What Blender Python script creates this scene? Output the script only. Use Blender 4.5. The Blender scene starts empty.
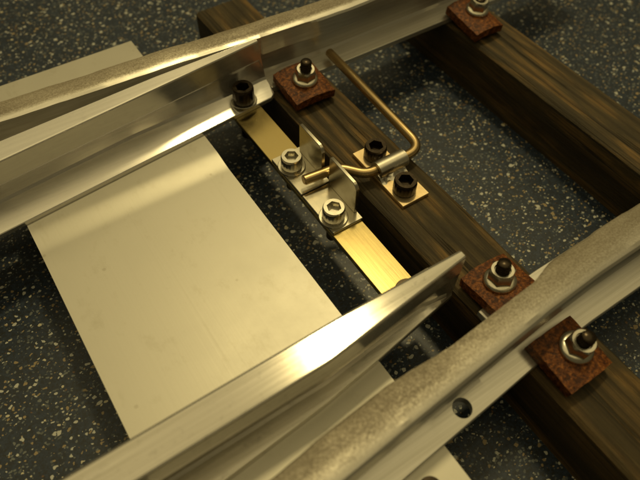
import bpy, bmesh, math, random
from mathutils import Matrix, Vector
random.seed(7)
S = 0.0014                       # one drawing unit in metres (gauge comes out at 5 inches)
sc = bpy.context.scene
col = sc.collection

# ------------------------------------------------------------------ camera
cam_d = bpy.data.cameras.new('camera')
cam = bpy.data.objects.new('camera', cam_d); col.objects.link(cam)
RIGHT = Vector((0.83235, -0.55383, 0.02135))
DOWN = Vector((-0.43725, -0.67984, -0.58876))
FWD = Vector((0.34058, 0.48072, -0.80803))
FWD.normalize(); RIGHT = (RIGHT - FWD*RIGHT.dot(FWD)).normalized(); UP = RIGHT.cross(FWD)
M4 = Matrix.Identity(4)
for i in range(3):
    M4[i][0], M4[i][1], M4[i][2] = RIGHT[i], UP[i], -FWD[i]
M4[2][3] = 100*S
cam.matrix_world = M4
cam_d.sensor_width = 36.0; cam_d.lens = 36.0*606/640
cam_d.clip_start = 0.005; cam_d.clip_end = 50
cam_d.dof.use_dof = True; cam_d.dof.focus_distance = 126*S; cam_d.dof.aperture_fstop = 16
sc.camera = cam

# ------------------------------------------------------------------ light
w = bpy.data.worlds.new('World'); sc.world = w; w.use_nodes = True
bg = w.node_tree.nodes['Background']
bg.inputs[0].default_value = (1.0, 0.80, 0.38, 1); bg.inputs[1].default_value = 0.07
def area(name, loc, target, size, power, colr):
    d = bpy.data.lights.new(name, 'AREA'); d.shape = 'DISK'; d.size = size*S; d.energy = power; d.color = colr
    o = bpy.data.objects.new(name, d); col.objects.link(o)
    o.location = Vector(loc)*S
    o.rotation_euler = (Vector(target)-Vector(loc)).to_track_quat('-Z', 'Y').to_euler()
    return o
area('ceiling_lamp', (315, 385, 900), (45, 65, 0), 100, 3.9, (1.0, 0.80, 0.37))
area('lit_ceiling', (300, 440, 1000), (300, 440, 0), 1950, 8.9, (1.0, 0.80, 0.37))
sc.view_settings.view_transform = 'Standard'; sc.view_settings.look = 'None'
sc.view_settings.exposure = 0.25; sc.view_settings.gamma = 1

# ------------------------------------------------------------------ material helpers
class NT:
    def __init__(s, name):
        s.m = bpy.data.materials.new(name); s.m.use_nodes = True
        s.t = s.m.node_tree; s.n = s.t.nodes; s.b = s.n['Principled BSDF']
        s.tc = s.n.new('ShaderNodeTexCoord')
    def link(s, a, b): s.t.links.new(a, b)
    def mapping(s, scale, rot=(0, 0, 0), loc=(0, 0, 0), src=None):
        m = s.n.new('ShaderNodeMapping'); m.inputs['Scale'].default_value = [x/S for x in scale]
        m.inputs['Rotation'].default_value = rot; m.inputs['Location'].default_value = loc
        s.link(src or s.tc.outputs['Object'], m.inputs['Vector']); return m.outputs[0]
    def noise(s, vec, scale=1, detail=4, rough=.55, dist=0):
        n = s.n.new('ShaderNodeTexNoise'); n.inputs['Scale'].default_value = scale
        n.inputs['Detail'].default_value = detail; n.inputs['Roughness'].default_value = rough
        n.inputs['Distortion'].default_value = dist; s.link(vec, n.inputs['Vector']); return n.outputs['Fac']
    def voro(s, vec, scale=1, feature='F1', rnd=1):
        n = s.n.new('ShaderNodeTexVoronoi'); n.feature = feature; n.inputs['Scale'].default_value = scale
        n.inputs['Randomness'].default_value = rnd; s.link(vec, n.inputs['Vector']); return n
    def ramp(s, fac, stops, interp='LINEAR'):
        r = s.n.new('ShaderNodeValToRGB'); e = r.color_ramp; e.interpolation = interp
        while len(e.elements) < len(stops): e.elements.new(.5)
        for el, (p, c) in zip(e.elements, stops):
            el.position = p; el.color = (c if len(c) == 4 else (*c, 1)) if not isinstance(c, (int, float)) else (c, c, c, 1)
        s.link(fac, r.inputs[0]); return r.outputs[0]
    def mix(s, fac, a, b, mode='MIX'):
        m = s.n.new('ShaderNodeMix'); m.data_type = 'RGBA'; m.blend_type = mode
        for k, v in ((0, fac), (6, a), (7, b)):
            if isinstance(v, (int, float)): m.inputs[k].default_value = v
            elif isinstance(v, tuple): m.inputs[k].default_value = (*v, 1)
            else: s.link(v, m.inputs[k])
        return m.outputs[2]
    def math(s, op, a, b=None):
        m = s.n.new('ShaderNodeMath'); m.operation = op
        for k, v in ((0, a), (1, b)):
            if v is None: continue
            if isinstance(v, (int, float)): m.inputs[k].default_value = v
            else: s.link(v, m.inputs[k])
        return m.outputs[0]
    def set(s, **k):
        names = dict(color='Base Color', metal='Metallic', rough='Roughness', normal='Normal', aniso='Anisotropic', spec='Specular IOR Level')
        for a, v in k.items():
            i = s.b.inputs[names[a]]
            if isinstance(v, (int, float)): i.default_value = v
            elif isinstance(v, tuple): i.default_value = (*v, 1)
            else: s.link(v, i)
        return s
    def brushed(s, amount, groove=(1, 0, 0)):
        g = s.n.new('ShaderNodeNewGeometry'); c = s.n.new('ShaderNodeVectorMath'); c.operation = 'CROSS_PRODUCT'
        s.link(g.outputs['Normal'], c.inputs[0]); c.inputs[1].default_value = groove
        s.link(c.outputs[0], s.b.inputs['Tangent']); s.b.inputs['Anisotropic'].default_value = amount
    def bump(s, h, strength=.3, dist=.2):
        b = s.n.new('ShaderNodeBump'); b.inputs['Strength'].default_value = strength; b.inputs['Distance'].default_value = dist*S
        s.link(h, b.inputs['Height']); s.link(b.outputs[0], s.b.inputs['Normal'])

def mat_brushed(name, c1, c2, r0, r1, axis='x', spots=.25, bump=.035):
    n = NT(name)
    sc_ = (.02, 1.6, 1.6) if axis == 'x' else (1.6, .02, 1.6)
    st = n.noise(n.mapping(sc_), 1, 5, .65)
    cl = n.noise(n.mapping((.07, .07, .07)), 1, 5, .6)
    c = n.mix(n.ramp(st, [(.3, 0), (.7, 1)]), c1, c2)
    sp = n.ramp(n.noise(n.mapping((.5, .5, .5)), 1, 6, .7), [(.56, 0), (.72, 1)])
    c = n.mix(n.math('MULTIPLY', sp, spots), c, tuple(x*.55 for x in c1))
    n.set(color=c, metal=.85)
    n.b.inputs['Coat Weight'].default_value = .35; n.b.inputs['Coat Roughness'].default_value = .16
    r = n.mix(.5, n.ramp(st, [(.3, r0), (.75, r1)]), n.ramp(cl, [(.3, r0), (.7, r1)]))
    n.set(rough=r); n.bump(st, bump, .12); n.brushed(.8)
    return n.m

M = {}
M['alu'] = mat_brushed('brushed_aluminium', (.54, .515, .45), (.74, .715, .66), .17, .27, 'x', .45)
M['alu_cut'] = mat_brushed('machined_aluminium', (.80, .78, .74), (.90, .88, .84), .17, .27, 'x', .2)
def mk_rail():
    n = NT('grimy_aluminium_rail')
    st = n.noise(n.mapping((.02, 1.6, 1.6)), 1, 5, .65)
    at = n.n.new('ShaderNodeAttribute'); at.attribute_name = 'dirt'
    a = n.noise(n.mapping((2.6, 3.2, 3.2)), 1, 5, .8)
    b = n.noise(n.mapping((.045, .16, .16)), 1, 4, .6)
    f = n.math('ADD', n.math('ADD', n.math('MULTIPLY', a, .8), n.math('MULTIPLY', b, .5)), n.math('MULTIPLY', at.outputs['Fac'], .22))
    k = n.math('MULTIPLY', n.ramp(f, [(.66, 0), (1.0, 1)]), n.ramp(at.outputs['Fac'], [(.05, 0), (.5, 1)]))
    film = n.math('MULTIPLY', at.outputs['Fac'], .75)
    clean = n.mix(n.ramp(st, [(.3, 0), (.7, 1)]), (.66, .64, .58), (.88, .86, .81))
    c = n.mix(film, clean, (.38, .335, .24))
    c = n.mix(n.math('MULTIPLY', k, .75), c, (.13, .095, .05))
    n.set(color=c, metal=n.ramp(k, [(0, .8), (1, .4)]), rough=n.math('ADD', n.math('MULTIPLY', film, .25), n.ramp(k, [(0, .30), (1, .60)])))
    n.bump(a, .04, .1); n.brushed(.6); return n.m
M['rail'] = mk_rail()
def mk_plate():
    n = NT('satin_aluminium_sheet')
    st = n.noise(n.mapping((2.2, .015, 1)), 1, 4, .6)
    cl = n.noise(n.mapping((.05, .05, .05)), 1, 6, .65)
    sm = n.ramp(n.noise(n.mapping((.16, .10, .1)), 1, 7, .75), [(.55, 0), (.72, 1)])
    scr = n.ramp(n.noise(n.mapping((1.0, .022, 1), (0, 0, .05)), 1, 3, .55), [(.66, 0), (.74, 1)])
    dv = n.voro(n.mapping((.13, .13, .13)), 1); dot = n.ramp(dv.outputs['Distance'], [(.035, 1), (.06, 0)])
    c = n.mix(cl, (.55, .53, .46), (.62, .60, .53))
    c = n.mix(n.math('MULTIPLY', sm, .45), c, (.42, .39, .30))
    c = n.mix(n.math('MULTIPLY', scr, .10), c, (.35, .32, .24))
    c = n.mix(n.math('MULTIPLY', dot, .25), c, (.2, .17, .1))
    n.set(color=c, metal=.55, rough=n.ramp(cl, [(.3, .40), (.7, .48)])); n.bump(st, .06, .1); return n.m
M['plate'] = mk_plate()
def mk_brass(name, c1, c2, r0, r1):
    n = NT(name)
    a = n.noise(n.mapping((1.2, .05, 1.2)), 1, 5, .6); b = n.noise(n.mapping((.18, .18, .18)), 1, 6, .7)
    n.set(color=n.mix(n.ramp(b, [(.35, 0), (.7, 1)]), c1, c2), metal=1., rough=n.ramp(b, [(.3, r0), (.7, r1)])); n.bump(a, .1, .1); return n.m
M['brass'] = mk_brass('brass_strip', (.48, .385, .17), (.42, .33, .135), .2, .28)
M['copper'] = mk_brass('copper_sheet', (.74, .60, .36), (.64, .48, .26), .38, .5)
M['rod'] = mk_brass('bronze_rod', (.72, .54, .28), (.50, .36, .17), .22, .38)
M['solder'] = mk_brass('tinned_solder', (.84, .81, .72), (.62, .58, .48), .22, .42)
M['steel'] = mk_brass('zinc_steel', (.72, .69, .6), (.55, .52, .42), .18, .36)
M['sheet_steel'] = mk_brass('bracket_steel', (.66, .63, .53), (.56, .52, .41), .18, .3)
def mk_black():
    n = NT('black_oxide'); b = n.noise(n.mapping((.8, .8, .8)), 1, 5, .7)
    n.set(color=n.mix(b, (.02, .016, .011), (.075, .055, .034)), metal=.8, rough=n.ramp(b, [(.3, .2), (.7, .38)])); n.bump(b, .1, .1); return n.m
M['black'] = mk_black()
def mk_clip():
    n = NT('rust_brown_fibre')
    a = n.noise(n.mapping((1.3, 1.3, 1.3)), 1, 4, .75); b = n.noise(n.mapping((.2, .2, .2)), 1, 3, .6)
    c = n.ramp(a, [(.36, (.026, .008, .003)), (.47, (.115, .034, .007)), (.57, (.27, .088, .016)), (.68, (.50, .20, .045))])
    n.set(color=n.mix(n.math('MULTIPLY', b, .5), c, (.07, .020, .005)), rough=.5, spec=.28); n.bump(a, .5, .35); return n.m
M['clip'] = mk_clip()
def mk_wood():
    n = NT('weathered_sleeper_wood')
    v = n.mapping((.38, .018, .38))
    wob = n.noise(n.mapping((.05, .014, .05)), 1, 3, .5)
    g = n.noise(v, 1, 6, .62, .8)
    fine = n.noise(n.mapping((2.6, .05, 2.6)), 1, 5, .7)
    wv = n.n.new('ShaderNodeTexWave'); wv.wave_type = 'BANDS'; wv.bands_direction = 'X'
    wv.inputs['Scale'].default_value = .11; wv.inputs['Distortion'].default_value = 9; wv.inputs['Detail'].default_value = 3
    wv.inputs['Detail Scale'].default_value = .35; wv.inputs['Detail Roughness'].default_value = .55
    n.link(n.mapping((1, .055, 1)), wv.inputs['Vector'])
    big = n.noise(n.mapping((.15, .020, .15)), 1, 4, .55, 1.2)
    c = n.ramp(big, [(.36, (.058, .046, .024)), (.47, (.11, .080, .035)), (.57, (.27, .165, .055)), (.66, (.13, .08, .028)), (.76, (.065, .045, .019))])
    c = n.mix(n.ramp(wv.outputs['Fac'], [(.0, .6), (.3, .1), (.6, 0)]), c, (.026, .018, .008))
    c = n.mix(n.ramp(g, [(.36, .4), (.5, 0)]), c, (.030, .020, .009))
    c = n.mix(n.ramp(fine, [(.40, .55), (.52, 0)]), c, (.026, .017, .008))
    crk = n.ramp(n.noise(n.mapping((.55, .010, .55)), 1, 5, .6, .3), [(.385, 1), (.415, 0)])
    c = n.mix(n.math('MULTIPLY', crk, .85), c, (.012, .009, .005))
    c = n.mix(.10, c, (.045, .038, .024))
    blot = n.ramp(n.noise(n.mapping((.09, .05, .09)), 1, 5, .65), [(.42, .55), (.58, 0)])
    c = n.mix(blot, c, (.05, .04, .022))
    n.set(color=c, rough=.6, spec=.3)
    n.bump(n.math('SUBTRACT', n.math('ADD', n.math('MULTIPLY', fine, .8), g), n.math('MULTIPLY', crk, .8)), .7, .5); return n.m
M['wood'] = mk_wood()
def mk_floor():
    n = NT('flecked_vinyl_floor')
    base = n.noise(n.mapping((.03, .03, .03)), 1, 3, .5)
    c = n.mix(base, (.017, .030, .058), (.031, .050, .088))
    mot = n.noise(n.mapping((1.5, 1.5, 1.5)), 1, 4, .8)
    c = n.mix(n.ramp(mot, [(.42, .85), (.56, 0)]), c, (.016, .019, .022))
    c = n.mix(n.ramp(mot, [(.58, 0), (.70, .4)]), c, (.085, .097, .105))
    warp = n.n.new('ShaderNodeTexNoise'); warp.inputs['Scale'].default_value = .9/S; warp.inputs['Detail'].default_value = 2
    n.link(n.tc.outputs['Object'], warp.inputs['Vector'])
    vm = n.n.new('ShaderNodeVectorMath'); vm.operation = 'MULTIPLY_ADD'; vm.inputs[1].default_value = (1.1*S,)*3
    n.link(warp.outputs['Color'], vm.inputs[0]); n.link(n.tc.outputs['Object'], vm.inputs[2])
    def layer(c, scale, thr, soft, pal, rot, keep):
        vo = n.voro(n.mapping((scale, scale*1.25, scale), (0, 0, rot), (rot*3, rot*7, 0), vm.outputs[0]), 1)
        sep = n.n.new('ShaderNodeSeparateColor'); n.link(vo.outputs['Color'], sep.inputs[0])
        size = n.math('MULTIPLY', sep.outputs[0], thr)
        inside = n.math('LESS_THAN', vo.outputs['Distance'], size)
        kept = n.math('LESS_THAN', sep.outputs[1], keep)
        colr = n.ramp(sep.outputs[2], pal, 'CONSTANT')
        return n.mix(n.math('MULTIPLY', inside, kept), c, colr)
    cream = (.60, .56, .41); white = (.54, .55, .50); tan = (.32, .25, .14); grey = (.16, .18, .18); dark = (.018, .02, .02); brown = (.14, .085, .045)
    c = layer(c, 1.4, .5, .1, [(0, dark), (.4, grey), (.7, (.10, .115, .12)), (.9, tan)], .3, .85)
    c = layer(c, 1.0, .42, .1, [(0, cream), (.3, white), (.55, tan), (.7, grey), (.85, brown)], 1.1, .6)
    c = layer(c, 0.58, .36, .1, [(0, cream), (.45, white), (.7, tan), (.88, brown)], 2.0, .38)
    n.set(color=c, rough=n.ramp(base, [(.3, .34), (.7, .42)]), spec=.4)
    n.bump(n.noise(n.mapping((.5, .5, .5)), 1, 3), .08, .2); return n.m
M['floor'] = mk_floor()

# ------------------------------------------------------------------ mesh helpers (coordinates in drawing units)
def finish(name, bm, mats, parent=None, sharp=32, loc=None, rotz=0):
    bmesh.ops.recalc_face_normals(bm, faces=bm.faces[:])
    for v in bm.verts: v.co *= S
    me = bpy.data.meshes.new(name); bm.to_mesh(me); bm.free()
    for p in me.polygons: p.use_smooth = True
    me.set_sharp_from_angle(angle=math.radians(sharp))
    for m in (mats if isinstance(mats, (list, tuple)) else [mats]): me.materials.append(M[m])
    o = bpy.data.objects.new(name, me); col.objects.link(o)
    if parent: o.parent = parent
    if loc: o.location = Vector(loc)*S
    o.rotation_euler.z = rotz
    return o
def tag(o, label=None, cat=None, group=None, kind=None):
    for k, v in (('label', label), ('category', cat), ('group', group), ('kind', kind)):
        if v: o[k] = v
    return o
def thing(name, loc, label, cat, group=None, rotz=0):
    o = bpy.data.objects.new(name, None); col.objects.link(o); o.empty_display_size = .005
    o.location = Vector(loc)*S; o.rotation_euler.z = rotz
    return tag(o, label, cat, group)
def copy_tree(o, parent=None):
    c = o.copy(); col.objects.link(c)
    if parent: c.parent = parent
    for ch in list(o.children): copy_tree(ch, c)
    return c
def box(x0, x1, y0, y1, z0, z1, bev=.3, seg=2, bm=None):
    b = bm or bmesh.new()
    r = bmesh.ops.create_cube(b, size=1)
    for v in r['verts']:
        v.co = Vector(((x0+x1)/2+v.co.x*(x1-x0), (y0+y1)/2+v.co.y*(y1-y0), (z0+z1)/2+v.co.z*(z1-z0)))
    if bev:
        es = list({e for v in r['verts'] for e in v.link_edges})
        bmesh.ops.bevel(b, geom=es, offset=bev, segments=seg, affect='EDGES', profile=.6)
    return b
def loft(rings, caps=True, matf=None, closed=True):
    bm = bmesh.new(); vs = [[bm.verts.new(p) for p in r] for r in rings]
    n = len(rings[0])
    for i in range(len(vs)-1):
        for j in range(n if closed else n-1):
            k = (j+1) % n
            f = bm.faces.new((vs[i][j], vs[i][k], vs[i+1][k], vs[i+1][j]))
            if matf: f.material_index = matf(j, i)
    if caps:
        bm.faces.new(vs[0][::-1]); f = bm.faces.new(vs[-1])
    return bm
def circ(r, z, n=48, ph=0): return [(r*math.cos(2*math.pi*i/n+ph), r*math.sin(2*math.pi*i/n+ph), z) for i in range(n)]
def hexr(ap, z, n=48, ph=0):
    out = []
    for i in range(n):
        a = 2*math.pi*i/n; k = (a % (math.pi/3))-math.pi/6
        r = ap/math.cos(k); out.append((r*math.cos(a+ph), r*math.sin(a+ph), z))
    return out
def lin(t, pts):
    if t <= pts[0][0]: return pts[0][1]
    for (a, b), (c, d) in zip(pts, pts[1:]):
        if t <= c:
            return b+(d-b)*(t-a)/(c-a)
    return pts[-1][1]
def stations(a, b, step=2.0):
    n = int((b-a)/step); return [a+(b-a)*i/n for i in range(n+1)]
def bool_cut(o, cutter):
    md = o.modifiers.new('cut', 'BOOLEAN'); md.operation = 'DIFFERENCE'; md.solver = 'EXACT'; md.object = cutter
    bpy.context.view_layer.update()
    dg = bpy.context.evaluated_depsgraph_get()
    me = bpy.data.meshes.new_from_object(o.evaluated_get(dg))
    o.modifiers.clear(); o.data = me
    me.set_sharp_from_angle(angle=math.radians(17))
    hc = cutter.location
    for p in me.polygons:
        if p.normal.z > .9 and p.center.z < .004 and (Vector(p.center)-hc).length < 6*S: p.use_smooth = False
    bpy.data.objects.remove(cutter)

# ------------------------------------------------------------------ floor
bm = bmesh.new()
vs = [bm.verts.new(p) for p in ((-700, -600, -15), (1500, -600, -15), (1500, 1700, -15), (-700, 1700, -15))]
bm.faces.new(vs)
tag(finish('floor', bm, 'floor'), kind='structure')

# ------------------------------------------------------------------ sleepers
def sleeper(xc, width, y0, y1, ztop, rot, label, seed):
    rnd = random.Random(seed); rings = []
    h = ztop+15; hw = width/2; c = .7
    prof = [(-hw, 0), (-hw, h-c), (-hw+c, h), (-hw*.4, h), (hw*.3, h), (hw-c, h), (hw, h-c), (hw, 0)]
    off = [0]*8
    for i, y in enumerate(stations(y0, y1, 3)):
        off = [o_*.85+rnd.uniform(-.09, .09) for o_ in off]
        rings.append([(px+(off[k] if 0 < k < 7 else 0), y, pz+(off[(k+3) % 8]*.35 if 1 < k < 6 else 0)) for k, (px, pz) in enumerate(prof)])
    o = finish('wooden_sleeper', loft(rings), 'wood', loc=(xc, 0, -15), rotz=rot, sharp=28)
    return tag(o, label, 'sleeper', 'wooden sleepers under the rails')
sleeper(65.6, 15.6, -34, 143.6, -.06, .009, 'dark weathered wooden sleeper with the copper saddle plate screwed on top', 1)
sleeper(121.0, 15.0, -34, 146, -.06, 0, 'dark weathered wooden sleeper with ochre grain carrying a single clamp plate', 2)
sleeper(15.0, 15.6, -34, 138, -1.7, 0, 'wooden sleeper hidden beneath the wide aluminium slide plate', 3)

# ------------------------------------------------------------------ slide plate
ys = [141.2, 120, 100]+[94-.5*i for i in range(17)]+[80, 70, 60, 50]+[40-.5*i for i in range(20)]+[28, 20, -14]
def ss(a, b, t):
    t = min(max((t-a)/(b-a), 0), 1); return t*t*(3-2*t)
def plate_z(y): return -.03-.75*(1-ss(87, 93.5, y))*ss(31, 38, y)
prof = [(y, plate_z(y)) for y in ys]
ring = prof+[(y, z-.8) for y, z in reversed(prof)]
pl = finish('slide_plate', loft([[(x, y, z) for y, z in ring] for x in (-6.4, 36.2)]), 'plate')
tag(pl, 'wide flat satin aluminium sheet lying under all the rails', 'metal plate')

# ------------------------------------------------------------------ rails
HALF = [(6.9, 0), (6.9, 1.3), (6.75, 1.42), (3.0, 1.9), (2.0, 2.3), (1.45, 3.0), (1.3, 4.2), (1.3, 7.8), (1.7, 8.4), (3.3, 8.8), (3.6, 9.1), (3.6, 12.3), (3.5, 13.0), (3.1, 13.5), (2.4, 13.8), (1.2, 13.95)]
PROF = HALF+[(0, 14)]+[(-a, b) for a, b in reversed(HALF)]
FY = [(-90, 118.7), (0, 114.0), (36, 112.1), (62, 110.2), (80, 109.5), (180, 109.5)]
def rail2(name, x0, x1, yc, clamp, dirt, step=1.5):
    xs = sorted(set(stations(x0, x1, step)+[56.9, 57.3]))
    rings = []
    for x in xs:
        c = lin(x, yc)
        rings.append([(x, clamp(x, c, p, z), z) for p, z in PROF])
    bm = loft(rings)
    lay = bm.verts.layers.float.new('dirt')
    bm.verts.ensure_lookup_table()
    np_ = len(PROF)
    for i, v in enumerate(bm.verts):
        p, z = PROF[i % np_]; v[lay] = dirt(p) if z > 11 else 0.0
    return finish(name, bm, 'rail', sharp=17)
def wob(x, k): return .16*math.sin(x*.21+k)+.12*math.sin(x*.47+2*k+1)+.06*math.sin(x*1.1+k*3)
def clampF(x, c, p, z):
    y = c+p+(wob(x, 1.0)*.7 if z > 8.5 else 0)
    if x < 57.1: y = max(y, c-3.1)
    elif z > 9.9: y = max(y, c-lin(x, [(57, 3.0), (70, 3.0), (72.5, 3.6)]))
    return y
def clampN(x, c, p, z):
    y = c+p+(wob(x, 2.6) if z > 8.5 and p > -2 else 0)
    if x < 57.1: y = min(y, c+3.55)
    if z > 3: y = min(y, c+lin(x, [(30, 3.6), (42, 2.1), (62, 2.0), (68, 3.6)]))
    return y
far = rail2('stock_rail', -80, 170, FY, clampF, lambda p: lin(p, [(-3.6, 0), (-2.5, .1), (-1.5, .9), (3.6, 1)]))
tag(far, 'long aluminium rail with grimy head that one switch blade lies closed against', 'rail')
NY = [(-90, 10.4), (30, 20.0), (45, 21.1), (60, 22.25), (73, 22.8), (180, 22.8)]
near = rail2('stock_rail', -80, 170, NY, clampN, lambda p: lin(p, [(-3.6, .12), (-2.2, .4), (.3, .85), (3.6, 1)]))
cb = loft([circ(1.75, -2, 32), circ(1.75, 5, 32)])
cut = finish('cutter', cb, 'alu', loc=(42.2, 16.5, 0))
bool_cut(near, cut)
tag(near, 'bent aluminium rail with grimy rounded head and a drilled hole in its foot', 'rail')

# ------------------------------------------------------------------ switch blades
# near blade: full rail section, milled to a slanted plane on the side towards its stock rail
rings = []
for x in stations(-80, 55.6, 1.5):
    fo = lin(x, [(-80, 22.5), (4, 28.1), (22, 29.5), (36, 31.3), (55.6, 34.4)])
    ho = lin(x, [(-80, 30.6), (25, 31.1), (55.6, 34.45)])
    wo = ho+lin(x, [(20, 2.3), (48, 1.9), (55.6, .1)])
    hi = lin(x, [(-80, 37.0), (30, 37.0), (55.6, 36.3)])
    ring = [(fo, 0), (fo, 1.25), (fo+.12, 1.42), (max(wo-1.0, fo+.2), 1.62), (max(wo-.4, fo+.3), 1.95), (wo, 2.8), (wo, 7.8), (wo-.1, 8.3), (ho+.1, 8.7), (ho, 9.0), (ho, 13.6), (ho+.1, 13.87), (ho+.35, 14),
            (hi-.55, 14), (hi-.2, 13.85), (hi, 13.5), (hi, 9), (hi-1.3, 8.3), (hi-1.3, 3.4), (hi-.6, 2.2), (41.6, 1.45), (41.8, 1.3), (41.8, 0)]
    rings.append([(x, y, z) for y, z in ring])
bm = loft(rings)
nb = finish('switch_blade', bm, 'alu', sharp=17)
tag(nb, 'broad-topped aluminium switch blade standing open from the bent drilled rail', 'rail')
# far blade: upright web with its foot towards the track, back planed away
rings = []
for x in stations(-80, 57.0, 1.37):
    tipx = min(x, 55.6)
    f = 100.4+.105*tipx; ft = 95.8+.094*x
    b = f+lin(x, [(-80, 7.0), (-5, 5.4), (30, 3.6), (55.6, 1.15)])
    zt = 14.0 if x < 55.9 else 3.2
    if x > 56.2: ft += (x-56.2)*1.2
    wi = f+lin(x, [(22, 2.1), (54, .05)])
    ring = [(ft, 0), (ft, .9), (ft+.15, 1.05), (wi-1.2, 2.35), (wi-.5, 2.6), (wi-.08, min(3.2, zt)), (wi, min(4.2, zt)), (wi, min(7.7, zt)), (f+.15, min(8.3, zt)), (f, min(8.7, zt)), (f, min(13.55, zt)), (f+.12, min(13.85, zt)), (f+.35, min(14, zt)), (b-.3, min(14, zt)), (b, min(13.8, zt)), (b, 0)]
    rings.append([(x, y, z) for y, z in ring])
bm = loft(rings)
fb = finish('switch_blade', bm, 'alu_cut', sharp=17)
tag(fb, 'upright aluminium switch blade with a black cap screw through its foot', 'rail')

# ------------------------------------------------------------------ brass stretcher strip
bm = box(45.0, 52.4, 36.5, 104.2, -1.35, -.06, .12, 1)
st = finish('stretcher_bar', bm, 'brass')
tag(st, 'flat brass strip joining the two switch blades', 'metal bar')

# ------------------------------------------------------------------ screws
def thread(r, z0, z1, pitch=.8, n=20):
    rings = []; z = z0; k = 0
    rings.append(circ(r*.75, z0, n))
    z = z0+.25
    while z < z1-.3:
        rings.append(circ(r if k % 2 else r*.84, z, n)); z += pitch/2; k += 1
    rings.append(circ(r*.9, z1-.25, n)); rings.append(circ(r*.68, z1, n))
    return loft(rings)
def cap_head(r, h, sock, knurl=True, n=72):
    def kr(rr, z):
        return [(rr*(1-(.022 if (i//2) % 2 and knurl else 0))*math.cos(2*math.pi*i/n), rr*(1-(.022 if (i//2) % 2 and knurl else 0))*math.sin(2*math.pi*i/n), z) for i in range(n)]
    rings = [circ(r*.94, 0, n), kr(r, .25), kr(r, h-.75), circ(r*.985, h-.6, n), circ(r*.97, h-.3, n), circ(r*.90, h, n),
             hexr(sock*1.08, h, n), hexr(sock, h-.2, n), hexr(sock, h-h*.55, n)]
    return loft(rings)
def washer(ro, ri, t, n=48):
    rings = [circ(ri, 0, n), circ(ro-.1, 0, n), circ(ro, .1, n), circ(ro, t-.12, n), circ(ro-.12, t, n), circ(ri, t, n), circ(ri, 0, n)]
    return loft(rings, caps=False)
def cap_screw(loc, label, matl, wm, r, h, sock, wr, wt, depth, group=None, rotz=0, low=False):
    t = thing('cap_screw', loc, label, 'screw', group, rotz)
    hd = finish('head', cap_head(r, h, sock, not low), matl, t, 40, loc=(0, 0, wt+.01))
    if wr:
        b = washer(wr, r*.55, wt); bmesh.ops.remove_doubles(b, verts=b.verts[:], dist=.0005)
        finish('washer', b, wm, t, 40)
    finish('shank', thread(r*.55, -depth, wt+.2), matl, t, 50)
    return t
cap_screw((48.9, 102.6, 1.78), 'black socket cap screw with washer on the upright blade foot', 'black', 'steel', 2.6, 4.0, 1.35, 3.15, .45, 11.5, rotz=.3)
cap_screw((48.2, 38.9, 1.56), 'low black socket screw beside the broad-topped switch blade', 'black', 'black', 2.6, 2.2, 1.3, 0, .05, 8, rotz=.1, low=True)
cap_screw((47.7, 79.2, .74), 'bright zinc cap screw and washer on the bracket toward the upright blade', 'steel', 'steel', 2.4, 3.0, 1.25, 3.1, .5, 7, rotz=.5)
cap_screw((47.4, 62.4, .74), 'bright zinc cap screw and washer on the bracket toward the broad-topped blade', 'steel', 'steel', 2.4, 3.0, 1.25, 3.1, .5, 7, rotz=.2)
cap_screw((65.3, 72.0, .88), 'black cap screw in the end of the copper plate toward the upright blade', 'black', 'black', 2.55, 3.1, 1.35, 0, .02, 8, rotz=.15)
cap_screw((64.6, 60.4, .88), 'black cap screw in the end of the copper plate toward the bent rail', 'black', 'black', 2.55, 3.1, 1.35, 0, .02, 8, rotz=.45)

# ------------------------------------------------------------------ lever brackets
def bracket(y0, y1, ty0, ty1, label, tall):
    t = thing('angle_bracket', (48.5, (y0+y1)/2, 0), label, 'bracket', 'angle brackets on the brass strip')
    cy = (y0+y1)/2
    th = .75
    b = box(45.1-48.5, 52.6-48.5, y0-cy, y1-cy, -.04, .72, .12, 1)
    finish('base', b, 'sheet_steel', t)
    # upright tab with clipped top corner and small bend radius
    out = [(ty0-cy, .74), (ty0-cy, tall-1.4), (ty0-cy+.5, tall-.5), (ty0-cy+1.3, tall), (ty1-cy-.25, tall), (ty1-cy, tall-.25), (ty1-cy, .74)]
    b = loft([[(51.75-48.5, y, z) for y, z in out], [(52.55-48.5, y, z) for y, z in out]])
    bmesh.ops.bevel(b, geom=b.edges[:], offset=.1, segments=1, affect='EDGES')
    finish('tab', b, 'sheet_steel', t)
    return t
bracket(71.2, 83.6, 73.4, 82.4, 'small bent steel bracket holding the rod tip, toward the upright blade', 9.0)
bracket(59.0, 70.9, 61.0, 70.7, 'small bent steel bracket holding the rod tip, toward the broad-topped blade', 9.0)

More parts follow.
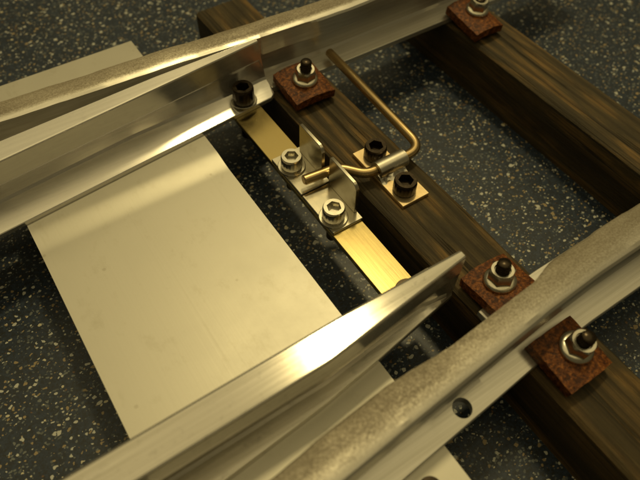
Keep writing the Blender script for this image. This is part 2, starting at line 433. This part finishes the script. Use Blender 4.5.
# ------------------------------------------------------------------ copper saddle plate with soldered tube
t = thing('saddle_plate', (65, 66, 0), 'copper strip with a soldered tube screwed across the sleeper', 'saddle clamp')
finish('plate', box(-3.6, 3.6, -9.3, 9.2, 0, .85, .1, 1), 'copper', t)
rings = [[(x, 2.0*math.cos(a), 2.75+2.0*math.sin(a)) for a in [2*math.pi*i/28 for i in range(28)]] for x in (-3.4, 4.1)]
inner = [[(x, 1.2*math.cos(a), 2.75+1.2*math.sin(a)) for a in [2*math.pi*i/28 for i in range(28)]] for x in (4.1, -3.4)]
b = loft(rings+inner+[rings[0]], caps=False); bmesh.ops.remove_doubles(b, verts=b.verts[:], dist=.0005)
finish('tube', b, 'solder', t, 40, loc=(0, .7, 0))
rings = []
rnd = random.Random(4)
for i in range(15):
    x = -3.5+7.1*i/14; wv = 3.0+.5*math.sin(i*1.3)+rnd.uniform(-.2, .2); hh = 2.0+.25*math.sin(i*.9)
    rings.append([(x, .7-wv, .8), (x, .7-wv*.8, 1.0), (x, .7-wv*.62, hh*.72), (x, .7-1.4, hh), (x, .7+1.4, hh), (x, .7+wv*.62, hh*.72), (x, .7+wv*.8, 1.0), (x, .7+wv, .8)])
finish('solder_fillet', loft(rings), 'solder', t, 60)

# ------------------------------------------------------------------ bent rod
def tube(pts, r, n=18):
    rings = []; P = [Vector(p) for p in pts]
    up = Vector((0, 0, 1))
    for i, p in enumerate(P):
        d = (P[min(i+1, len(P)-1)]-P[max(i-1, 0)]).normalized()
        s = d.cross(up).normalized(); q = s.cross(d)
        rr = r if 0 < i < len(P)-1 else r*.80
        rings.append([p+(s*math.cos(2*math.pi*k/n)+q*math.sin(2*math.pi*k/n))*rr for k in range(n)])
    return loft(rings)
def smooth(pts, rad, seg=10):
    out = [Vector(pts[0])]
    for a, b, c, r in zip(pts, pts[1:], pts[2:], rad):
        a, b, c = Vector(a), Vector(b), Vector(c); d1 = (a-b).normalized(); d2 = (c-b).normalized()
        p0 = b+d1*r; p1 = b+d2*r
        for i in range(seg+1):
            s = i/seg; out.append(p0*(1-s)**2+b*2*s*(1-s)+p1*s*s)
    out.append(Vector(pts[-1])); return out
path = smooth([(46.4, 72.4, 3.4), (54.8, 71.6, 3.3), (59.2, 67.0, 2.8), (74.3, 66.6, 2.8), (75.1, 105.2, 3.9)], [2.2, 2.0, 4.2])
path.insert(1, path[0]+(path[1]-path[0]).normalized()*.25); path.insert(-1, path[-1]+(path[-2]-path[-1]).normalized()*.3)
rod = finish('lever_rod', tube(path, 1.12), 'rod', sharp=40)
tag(rod, 'bent bronze rod lever running through the soldered tube and between the brackets', 'rod')

# ------------------------------------------------------------------ clamp plates and their bolts
TH = 2.2
def clamp_plate(x0, x1, y0, y1, rail_side, label, seed):
    """flat plate: one edge bears on the rail foot, the other slopes down to the sleeper; origin at its bottom centre"""
    ln = y1-y0; rise = 1.35
    ang = math.asin(rise/ln)*rail_side
    hx = (x1-x0)/2; hy = ln/2
    rnd = random.Random(seed)
    bm = bmesh.new()
    nx = ny = 8
    r = bmesh.ops.create_grid(bm, x_segments=nx, y_segments=ny, size=1)
    for v in bm.verts:
        v.co = Vector((v.co.x*hx, v.co.y*hy, TH))
    ex = bmesh.ops.extrude_face_region(bm, geom=bm.faces[:])
    for v in [g for g in ex['geom'] if isinstance(g, bmesh.types.BMVert)]: v.co.z = 0
    for v in bm.verts:
        if abs(abs(v.co.x)-hx) < .01: v.co.x += rnd.uniform(-.09, .09)
        if abs(abs(v.co.y)-hy) < .01: v.co.y += rnd.uniform(-.09, .09)
    for v in bm.verts: v.co.z += .75*(1-(v.co.x/hx)**2)*(1 if v.co.z > 1 else .8)
    es = [e for e in bm.edges if len(e.link_faces) == 2 and e.calc_face_angle(0) > 1.2]
    bmesh.ops.bevel(bm, geom=es, offset=.3, segments=2, affect='EDGES')
    zc = 2.0-rise/2+.06
    o = finish('clamp_plate', bm, 'clip', loc=((x0+x1)/2, (y0+y1)/2, zc))
    o.rotation_euler = (ang, 0, rnd.uniform(-.02, .02))
    tag(o, label, 'clamp plate', 'rust-brown clamp plates holding the rails')
    return ((x0+x1)/2, (y0+y1)/2, zc+TH*math.cos(ang)+.70), ang
c1, a1 = clamp_plate(58.3, 69.0, 93.6, 104.9, 1, 'rust-brown square clamp plate beside the free end of the bronze rod', 11)
c2, a2 = clamp_plate(58.4, 69.4, 25.4, 35.4, -1, 'rust-brown square clamp plate between the switch blade point and the bent rail', 12)
c3, a3 = clamp_plate(58.8, 69.2, 8.2, 18.7, 1, 'rust-brown square clamp plate on the drilled foot of the bent rail', 13)
c4, a4 = clamp_plate(113.4, 122.6, 91.2, 104.2, 1, 'rust-brown square clamp plate on the ochre-grained sleeper', 14)
def flange_nut_bolt(c, dx, dy, ang, rotz, label, top):
    t = thing('clamp_bolt', (c[0]+dx, c[1]+dy, c[2]+dy*math.tan(ang)), label, 'bolt', 'nuts and studs through the clamp plates', rotz)
    t.rotation_euler = (ang*.9, 0, 0)
    n = 48
    def rz(b): bmesh.ops.rotate(b, verts=b.verts[:], cent=(0, 0, 0), matrix=Matrix.Rotation(rotz, 3, 'Z')); return b
    finish('flange', loft([circ(2.95, -.05, n), circ(3.15, .15, n), circ(3.15, .5, n), circ(2.9, .85, n), circ(2.2, 1.1, n)]), 'steel', t, 40)
    b = loft([hexr(2.2, .6, n), hexr(2.2, 2.9, n), [(x*.97, y*.97, z) for x, y, z in hexr(2.18, 3.2, n)], circ(2.1, 3.45, n), circ(1.55, 3.45, n), circ(1.4, 3.1, n)])
    finish('nut', rz(b), 'steel', t, 25)
    b = thread(1.35, -3.6, top, .7, 20)
    finish('stud', b, 'black', t, 50)
    return t
flange_nut_bolt(c1, .3, -.2, a1, .2, 'flange nut on a threaded stud beside the free end of the rod', 5.9)
flange_nut_bolt(c2, -.4, .4, a2, .5, 'flange nut on a threaded stud between blade point and bent rail', 5.6)
flange_nut_bolt(c3, 1.0, -.1, a3, .1, 'flange nut on a threaded stud by the drilled rail foot', 5.6)
flange_nut_bolt(c4, 1.2, .6, a4, .35, 'flange nut on a stud on the ochre-grained sleeper', 3.75)
# plain screw on the outer end of the slide plate
t = thing('plate_screw', (29.9, 9.6, -.03), 'dark flat screw in the slide plate outside the bent rail', 'screw')
finish('head', cap_head(1.9, .9, .9, False), 'black', t, 40)
finish('shank', thread(1.0, -3, .1), 'black', t, 50)
